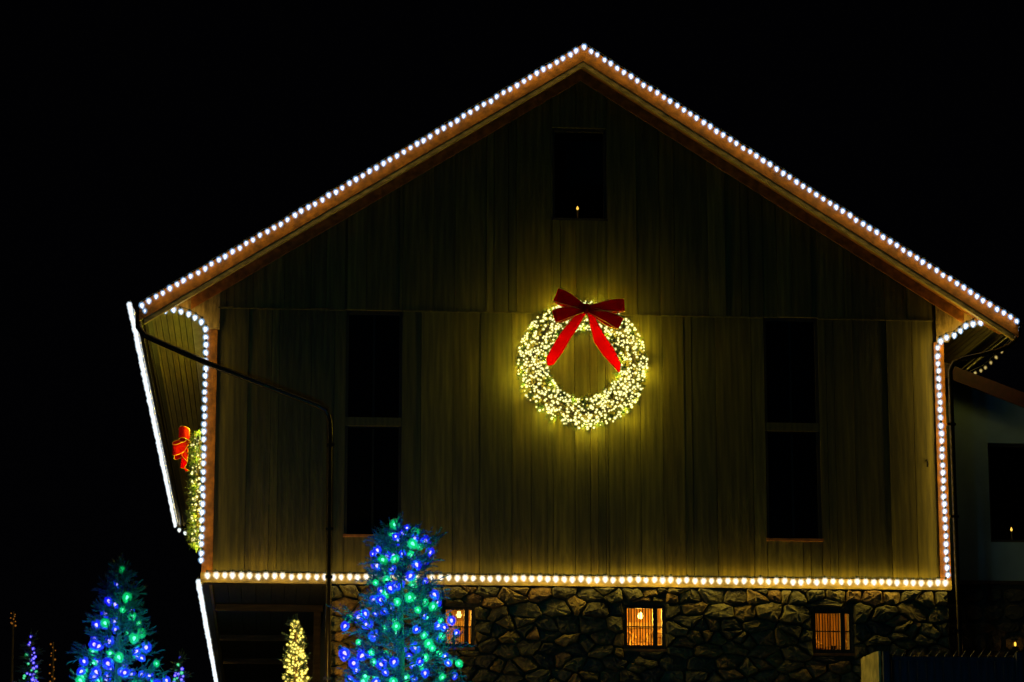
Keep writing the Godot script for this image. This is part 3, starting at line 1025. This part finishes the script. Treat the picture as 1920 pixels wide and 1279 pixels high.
func wreath(called: String, label: String, at: Vector3, turn: float, lights: int, single: int) -> void:
	var t := thing(called, label, "wreath", at, "lit wreaths on the barn")
	t.rotation.y = turn
	var R := 0.955
	var r := 0.29
	# wire ring and greenery
	var st := mb()
	var ring := []
	for k in 33:
		var a := TAU * k / 32
		ring.append(Vector3(cos(a) * R, sin(a) * R, 0.1))
	tube(st, ring, [0.1], 7)
	part("ring", st, M.bark, t, false)
	var sprays := []
	var cols := []
	for k in 1900:
		var a := rng.randf() * TAU
		var ph := rng.randf() * TAU
		var radial := Vector3(cos(a), sin(a), 0)
		var n := (radial * cos(ph) + Vector3(0, 0, 0.75) * sin(ph))
		var p := radial * R + n * r * rng.randf_range(0.5, 0.8) + Vector3(0, 0, 0.12)
		if p.z < 0.03:
			continue
		var along := Vector3(-sin(a), cos(a), 0) * rng.randf_range(-0.2, 1.1)
		sprays.append(aim(n + along, p, rng.randf_range(0.7, 1.15)))
		cols.append(green(rng.randf_range(0.5, 1.1)) * Color(1.1, 1.0, 0.6))
	scatter("greenery", t, spray_mesh(0.15, 22, 0.05, 0.004, 5), sprays, cols)
	# mini lights all over the front
	var spots := []
	var tries := 0
	while spots.size() < lights and tries < 60000:
		tries += 1
		var a := rng.randf() * TAU
		var u := rng.randf_range(-1.02, 1.02)
		var rad := R + u * r
		if rng.randf() > rad / (R + r):
			continue
		var z := 0.12 + 0.21 * sqrt(maxf(0.0, 1.0 - u * u)) + rng.randf_range(-0.03, 0.03)
		if turn != 0.0:
			z = rng.randf_range(0.06, z)
		var p := Vector3(cos(a) * rad, sin(a) * rad, z)
		var ok := true
		for q: Vector3 in spots:
			if p.distance_squared_to(q) < 0.00105:
				ok = false
				break
		if ok:
			spots.append(p)
	var rest := []
	for i in spots.size():
		if i < single:
			var m := put("light_bulb", M.mini if i % 4 else M.mini_warm, t, spots[i])
			m.rotation = Vector3(rng.randf() * 3, rng.randf() * 3, rng.randf() * 3)
			m.scale = Vector3.ONE * rng.randf_range(0.55, 1.3)
		else:
			rest.append(aim(Vector3(rng.randf() - 0.5, rng.randf() - 0.5, 1), spots[i], rng.randf_range(0.55, 1.3)))
	if rest:
		scatter("light_bulbs", t, M.mini, rest)
	for k in 26:
		var a := TAU * (k + 0.5) / 26
		lamp(t, Vector3(cos(a) * (1.22 if k % 3 else 0.72), sin(a) * (1.22 if k % 3 else 0.72), 0.2), Color(1.0, 0.93, 0.2), 0.3 if turn == 0.0 else 0.24, 0.05)
	# bow
	var bow := MeshInstance3D.new()
	bow.name = "bow"
	var ks := mb()
	lathe(ks, [Vector2(0, 0.1), Vector2(0.07, 0.085), Vector2(0.08, 0.0), Vector2(0.07, -0.085), Vector2(0, -0.1)], 8, Vector3(0.04, 1.02, 0.46))
	bow.mesh = done(ks, M.velvet)
	t.add_child(bow, true)
	var knot := Vector3(0.04, 1.02, 0.44)
	for lp in [[Vector2(-0.56, 1.25), 0.14], [Vector2(0.76, 1.07), 0.125], [Vector2(-0.6, 0.82), 0.125], [Vector2(0.69, 0.7), 0.12]]:
		var tip := Vector3(lp[0].x, lp[0].y, 0.6 if turn == 0.0 else (0.52 if lp[0].y > 1.0 else 0.68))
		var ax := tip - knot
		var L := ax.length()
		ax = ax.normalized()
		var ac := ax.cross(Vector3(0, 0, 1))
		var pts := []
		var hw := []
		for k in 15:
			var th := PI * k / 14.0
			var s := sin(th)
			pts.append(knot + ax * L * s + Vector3(0, 0, 0.12 * cos(th) * minf(1.0, s * 1.6) + 0.02 * cos(th)))
			hw.append(lerpf(0.05, lp[1], minf(1.0, s * 1.35)))
		ribbon(bow, "loop", pts, [ac], hw)
	for tl in [[Vector3(0.0, 0.97, 0.46), Vector3(-0.16, 0.76, 0.5), Vector3(-0.36, 0.48, 0.49), Vector3(-0.52, 0.2, 0.5), Vector3(-0.66, -0.02, 0.47), Vector3(-0.7, -0.1, 0.46)], [Vector3(0.1, 0.97, 0.46), Vector3(0.18, 0.72, 0.5), Vector3(0.29, 0.42, 0.5), Vector3(0.46, 0.18, 0.49), Vector3(0.62, -0.08, 0.5), Vector3(0.66, -0.2, 0.47)]]:
		if turn != 0.0:   # the side wreath's tails are short
			for i in tl.size():
				tl[i] = tl[0].lerp(tl[i], 0.5)
		var ac2 := []
		for i in tl.size():
			var d: Vector3 = tl[mini(i + 1, tl.size() - 1)] - tl[maxi(i - 1, 0)]
			var side := d.cross(Vector3(0.0, 0.0, 1)).normalized()
			ac2.append((side + Vector3(0, 0, 0.85 * sin(i * 1.9))).normalized())
		ribbon(bow, "tail", tl, ac2, [0.05, 0.115, 0.125, 0.125, 0.12, 0.02])

# a conifer: trunk, limbs and sprays; profile gives the half width at each fraction of the height
func conifer(called: String, label: String, at: Vector3, height: float, profile: Array, n: int, size: float, group: String) -> Node3D:
	var t := thing(called, label, "tree", at, group)
	var st := mb()
	tube(st, [Vector3.ZERO, Vector3(0.01, height * 0.5, 0), Vector3(0, height * 0.97, 0)], [0.028 * height, 0.016 * height, 0.004], 8)
	part("trunk", st, M.bark, t, false)
	var places := []
	var cols := []
	var wid := func(f: float) -> float:
		var k := f * (profile.size() - 1)
		var i := mini(int(k), profile.size() - 2)
		return lerpf(profile[i], profile[i + 1], k - i)
	var limbs := int(n / 14.0)
	st = mb()
	for i in limbs:
		var f := pow((i + 0.5) / limbs, 0.85)
		var a := i * 2.39996 + rng.randf_range(-0.3, 0.3)
		var w: float = wid.call(f) * rng.randf_range(0.7, 1.12)
		var out := Vector3(cos(a), 0, sin(a))
		var base := Vector3(0, height * f * 0.97 - w * 0.25, 0)
		base.y = maxf(base.y, 0.12)
		var tip := base + out * w + Vector3(0, w * rng.randf_range(0.15, 0.45), 0)
		tube(st, [base, base.lerp(tip, 0.55) - Vector3(0, w * 0.05, 0), tip], [0.014, 0.008, 0.003], 4)
		for k in 14:
			var q := sqrt((k + rng.randf()) / 14.0)
			var p := base.lerp(tip, q) + Vector3(rng.randf_range(-1, 1), rng.randf_range(-1, 1), rng.randf_range(-1, 1)) * 0.07 * size * (0.6 + w)
			var d := out * rng.randf_range(0.5, 1.2) + Vector3(rng.randf_range(-0.7, 0.7), rng.randf_range(-0.25, 1.0), rng.randf_range(-0.7, 0.7))
			places.append(aim(d, p, size * rng.randf_range(0.7, 1.25)))
			cols.append(green(rng.randf_range(0.55, 1.2)))
	for k in 8:   # leader
		places.append(aim(Vector3(rng.randf_range(-0.5, 0.5), 1.4, rng.randf_range(-0.5, 0.5)), Vector3(0, height * (0.9 + 0.012 * k), 0), size * 0.8))
		cols.append(green(0.9))
	part("limbs", st, M.bark, t, false)
	scatter("crown", t, spray_mesh(0.24, 34, 0.075, 0.0055, 7), places, cols)
	return t

func tree_lights(label: String, at: Vector3, height: float, profile: Array, count: int, kinds: Array, lit: Array, energy: float, y_min: float, out := 1.0, every := 1, gap := 0.16, group := "light strings wound on the trees") -> void:
	var t := thing("tree_lights", label, "string lights", at, group)
	var wire := []
	var taken := []
	for i in count:
		var p := Vector3.ZERO
		for attempt in 30:
			var f := rng.randf_range(y_min, 1.0)
			var a := rng.randf() * TAU
			var k := f * (profile.size() - 1)
			var j := mini(int(k), profile.size() - 2)
			var w: float = lerpf(profile[j], profile[j + 1], k - j)
			if rng.randf() > 0.42 + w:
				continue
			w *= rng.randf_range(0.45, 1.08) * out
			p = Vector3(cos(a) * w, height * f * 0.985, sin(a) * w)
			var near := false
			for q: Vector3 in taken:
				if q.distance_squared_to(p) < gap * gap:
					near = true
					break
			if not near:
				break
		taken.append(p)
		var c := rng.randi() % kinds.size()
		var b := put("bulb", kinds[c], t, p)
		b.rotation = Vector3(rng.randf_range(-0.9, 0.9), rng.randf() * TAU, rng.randf_range(-0.9, 0.9))
		b.scale = Vector3.ONE * rng.randf_range(0.7, 1.2)
		if i % every == 0:
			lamp(b, Vector3(0, -0.005, 0), lit[c], energy, 0.03)
		wire.append(p + Vector3(0, 0.07, 0))
	# one cable: from the lowest bulb to the nearest not yet reached, and so on
	wire.sort_custom(func(u, v): return u.y < v.y)
	var chain := [wire.pop_front()]
	while wire:
		var best := 0
		for i in wire.size():
			if chain[-1].distance_squared_to(wire[i]) < chain[-1].distance_squared_to(wire[best]):
				best = i
		var nx: Vector3 = wire.pop_at(best)
		chain.append((chain[-1] + nx) / 2 - Vector3(0, 0.02, 0))
		chain.append(nx)
	var st := mb()
	tube(st, chain, [0.004], 3)
	part("wire", st, M.wire, t, false)

func trees() -> void:
	var blue := Color(0.12, 0.16, 1.0)
	var teal := Color(0.05, 1.0, 0.55)
	var gy := ground_y(14.0)
	# broad tree before the gable
	var prof := [0.8, 0.92, 0.9, 0.86, 0.84, 0.8, 0.7, 0.48, 0.34, 0.44, 0.16]
	var h: float = 5.6 - gy
	conifer("spruce_tree", "tall bushy evergreen with blue and green bulbs in front of the gable wall", Vector3(1.83, gy, 14), h, prof, 1000, 1.0, "evergreen trees by the barn")
	tree_lights("blue and green bulbs on the tall bushy evergreen before the gable", Vector3(1.83, gy, 14), h, prof, 170, [M.bulb_blue, M.bulb_green, M.bulb_blue, M.bulb_green, M.bulb_blue], [blue, teal, blue, teal, blue], 0.08, 0.2)
	# slimmer one to the left
	var prof2 := [0.95, 0.98, 0.9, 0.8, 0.68, 0.54, 0.42, 0.3, 0.2, 0.1, 0.01]
	h = 4.98 - gy
	conifer("spruce_tree", "pointed evergreen with blue and green bulbs left of the barn", Vector3(-2.02, gy, 14), h, prof2, 700, 0.9, "evergreen trees by the barn")
	tree_lights("blue and green bulbs on the pointed evergreen left of the barn", Vector3(-2.02, gy, 14), h, prof2, 110, [M.bulb_blue, M.bulb_green, M.bulb_blue, M.bulb_green, M.bulb_blue], [blue, teal, blue, teal, blue], 0.055, 0.2)
	# small ones farther off
	var cone := [0.3, 0.3, 0.27, 0.24, 0.2, 0.15, 0.1, 0.02]
	conifer("spruce_tree", "small narrow evergreen with blue and green lights at the far left edge", Vector3(-4.84, 3.4, -6), 2.65, cone, 350, 0.7, "evergreen trees by the barn")
	tree_lights("blue and green lights on the small evergreen at the far left", Vector3(-4.84, 3.4, -6), 2.65, cone, 90, [M.mini_blue, M.mini_green], [blue, teal], 0.02, 0.3, 1.0, 4, 0.06)
	var cone2 := [0.34, 0.3, 0.26, 0.21, 0.16, 0.1, 0.02]
	conifer("spruce_tree", "small lit evergreen between the pointed tree and the barn", Vector3(-1.78, 3.4, -6), 2.26, cone2, 250, 0.7, "evergreen trees by the barn")
	tree_lights("blue and green lights on the small evergreen between pointed tree and barn", Vector3(-1.78, 3.4, -6), 2.26, cone2, 60, [M.mini_blue, M.mini_green], [blue, teal], 0.02, 0.4, 1.0, 4, 0.06)
	# golden slim tree at the forebay
	var slim := [0.27, 0.27, 0.26, 0.24, 0.21, 0.17, 0.13, 0.06]
	conifer("spruce_tree", "slim evergreen wound with golden lights by the open forebay", Vector3(0.53, 3.4, 1.5), 2.2, slim, 300, 0.6, "evergreen trees by the barn")
	tree_lights("golden lights wound on the slim evergreen by the forebay", Vector3(0.53, 3.4, 1.5), 2.2, slim, 170, [M.mini_gold], [Color(1.0, 0.8, 0.3)], 0.14, 0.35, 1.0, 6, 0.045)

func small_things() -> void:
	# pendant bulbs in the stable
	var spots := [Vector3(3.68, 5.99, -1.2), Vector3(7.2, 6.0, -1.2), Vector3(9.3, 6.0, -1.5)]
	var names3 := ["bare bulb hanging behind the barred window nearest the tall tree", "bare bulb hanging behind the middle barred window", "bare bulb hanging in the stable left of the right-hand barred window"]
	for i in 3:
		var t := thing("pendant_bulb", names3[i], "light bulb", spots[i] + Vector3(0, 0.38, 0), "bare bulbs in the stable")
		var st := mb()
		tube(st, [Vector3(0, 0.0, 0), Vector3(0, -0.3, 0)], [0.006], 4)
		part("cord", st, M.wire, t, false)
		st = mb()
		lathe(st, [Vector2(0, 0.08), Vector2(0.03, 0.06), Vector2(0.055, 0.01), Vector2(0.05, -0.03), Vector2(0.03, -0.05), Vector2(0, -0.056)], 10, Vector3(0, -0.38, 0))
		var b := part("bulb", st, glow(Color(1.0, 0.85, 0.45), 6.0), t, false)
		lamp(b, Vector3(0, -0.38, 0), Color(1.0, 0.72, 0.24), 7.0, 0.05)
	# candles in the windows
	for c in [["single small candle light behind the high loft window", Vector3(5.93, 13.58, -0.45)], ["small candle light in the dark window of the annex", Vector3(14.62, 7.4, -1.35)]]:
		var t := thing("candle", c[0], "candle", c[1], "candle lights in windows")
		var st := mb()
		lathe(st, [Vector2(0, 0.3 if t.position.y > 10 else 0.36), Vector2(0.018, 0.3 if t.position.y > 10 else 0.36), Vector2(0.018, 0.02), Vector2(0.05, 0.018), Vector2(0.05, 0.0), Vector2(0, 0)], 8)
		part("candle_stick", st, M.socket, t, false)
		st = mb()
		var y0 := 0.3 if t.position.y > 10 else 0.36
		lathe(st, [Vector2(0, y0 + 0.09), Vector2(0.016, y0 + 0.06), Vector2(0.026, y0 + 0.03), Vector2(0, y0 + 0.002)], 8)
		var f := part("flame_bulb", st, glow(Color(1.0, 0.78, 0.3), 1.6), t, false)
		lamp(f, Vector3(0, y0 + 0.04, 0), Color(1.0, 0.7, 0.3), 0.003, 0.02)
	# lantern low on the annex
	var t := thing("wall_lantern", "tiny warm lantern low on the stone wall of the annex", "lantern", Vector3(14.5, 5.42, -0.93))
	var st := mb()
	box(st, Vector3(-0.05, 0.14, -0.08), Vector3(0.05, 0.16, 0.06))
	box(st, Vector3(-0.05, 0.0, -0.08), Vector3(0.05, 0.02, 0.06))
	box(st, Vector3(-0.045, 0.02, -0.08), Vector3(0.045, 0.14, -0.06))
	part("frame", st, M.metal_dark, t, false)
	st = mb()
	lathe(st, [Vector2(0, 0.12), Vector2(0.02, 0.1), Vector2(0.022, 0.05), Vector2(0, 0.03)], 8)
	var f := part("light_bulb", st, glow(Color(1.0, 0.75, 0.25), 2.0), t, false)
	lamp(f, Vector3(0, 0.07, 0), Color(1.0, 0.7, 0.3), 0.01, 0.02)
	# saplings wrapped in amber lights, far left
	for c in [["short stump of amber lights at the far left edge, higher of two", Vector3(-6.02, 3.4, -15), 3.75, 4.08, 9], ["thin trunk wrapped in amber lights beside the small left evergreen", Vector3(-5.06, 3.4, -15), 1.6, 3.36, 26]]:
		t = thing("wrapped_sapling", c[0], "lit sapling", c[1], "saplings wrapped in amber lights")
		st = mb()
		tube(st, [Vector3.ZERO, Vector3(0.02, 2.0, 0), Vector3(0, c[3] + 0.02, 0)], [0.05, 0.04, 0.02], 6)
		part("trunk", st, M.bark, t, false)
		for i in c[4]:
			var a: float = i * 1.9
			var b := put("light_bulb", M.mini_amber, t, Vector3(cos(a) * 0.06, lerpf(c[2], c[3], (i + rng.randf() * 0.6) / c[4]), sin(a) * 0.06))
			b.scale = Vector3.ONE * rng.randf_range(0.35, 0.7)
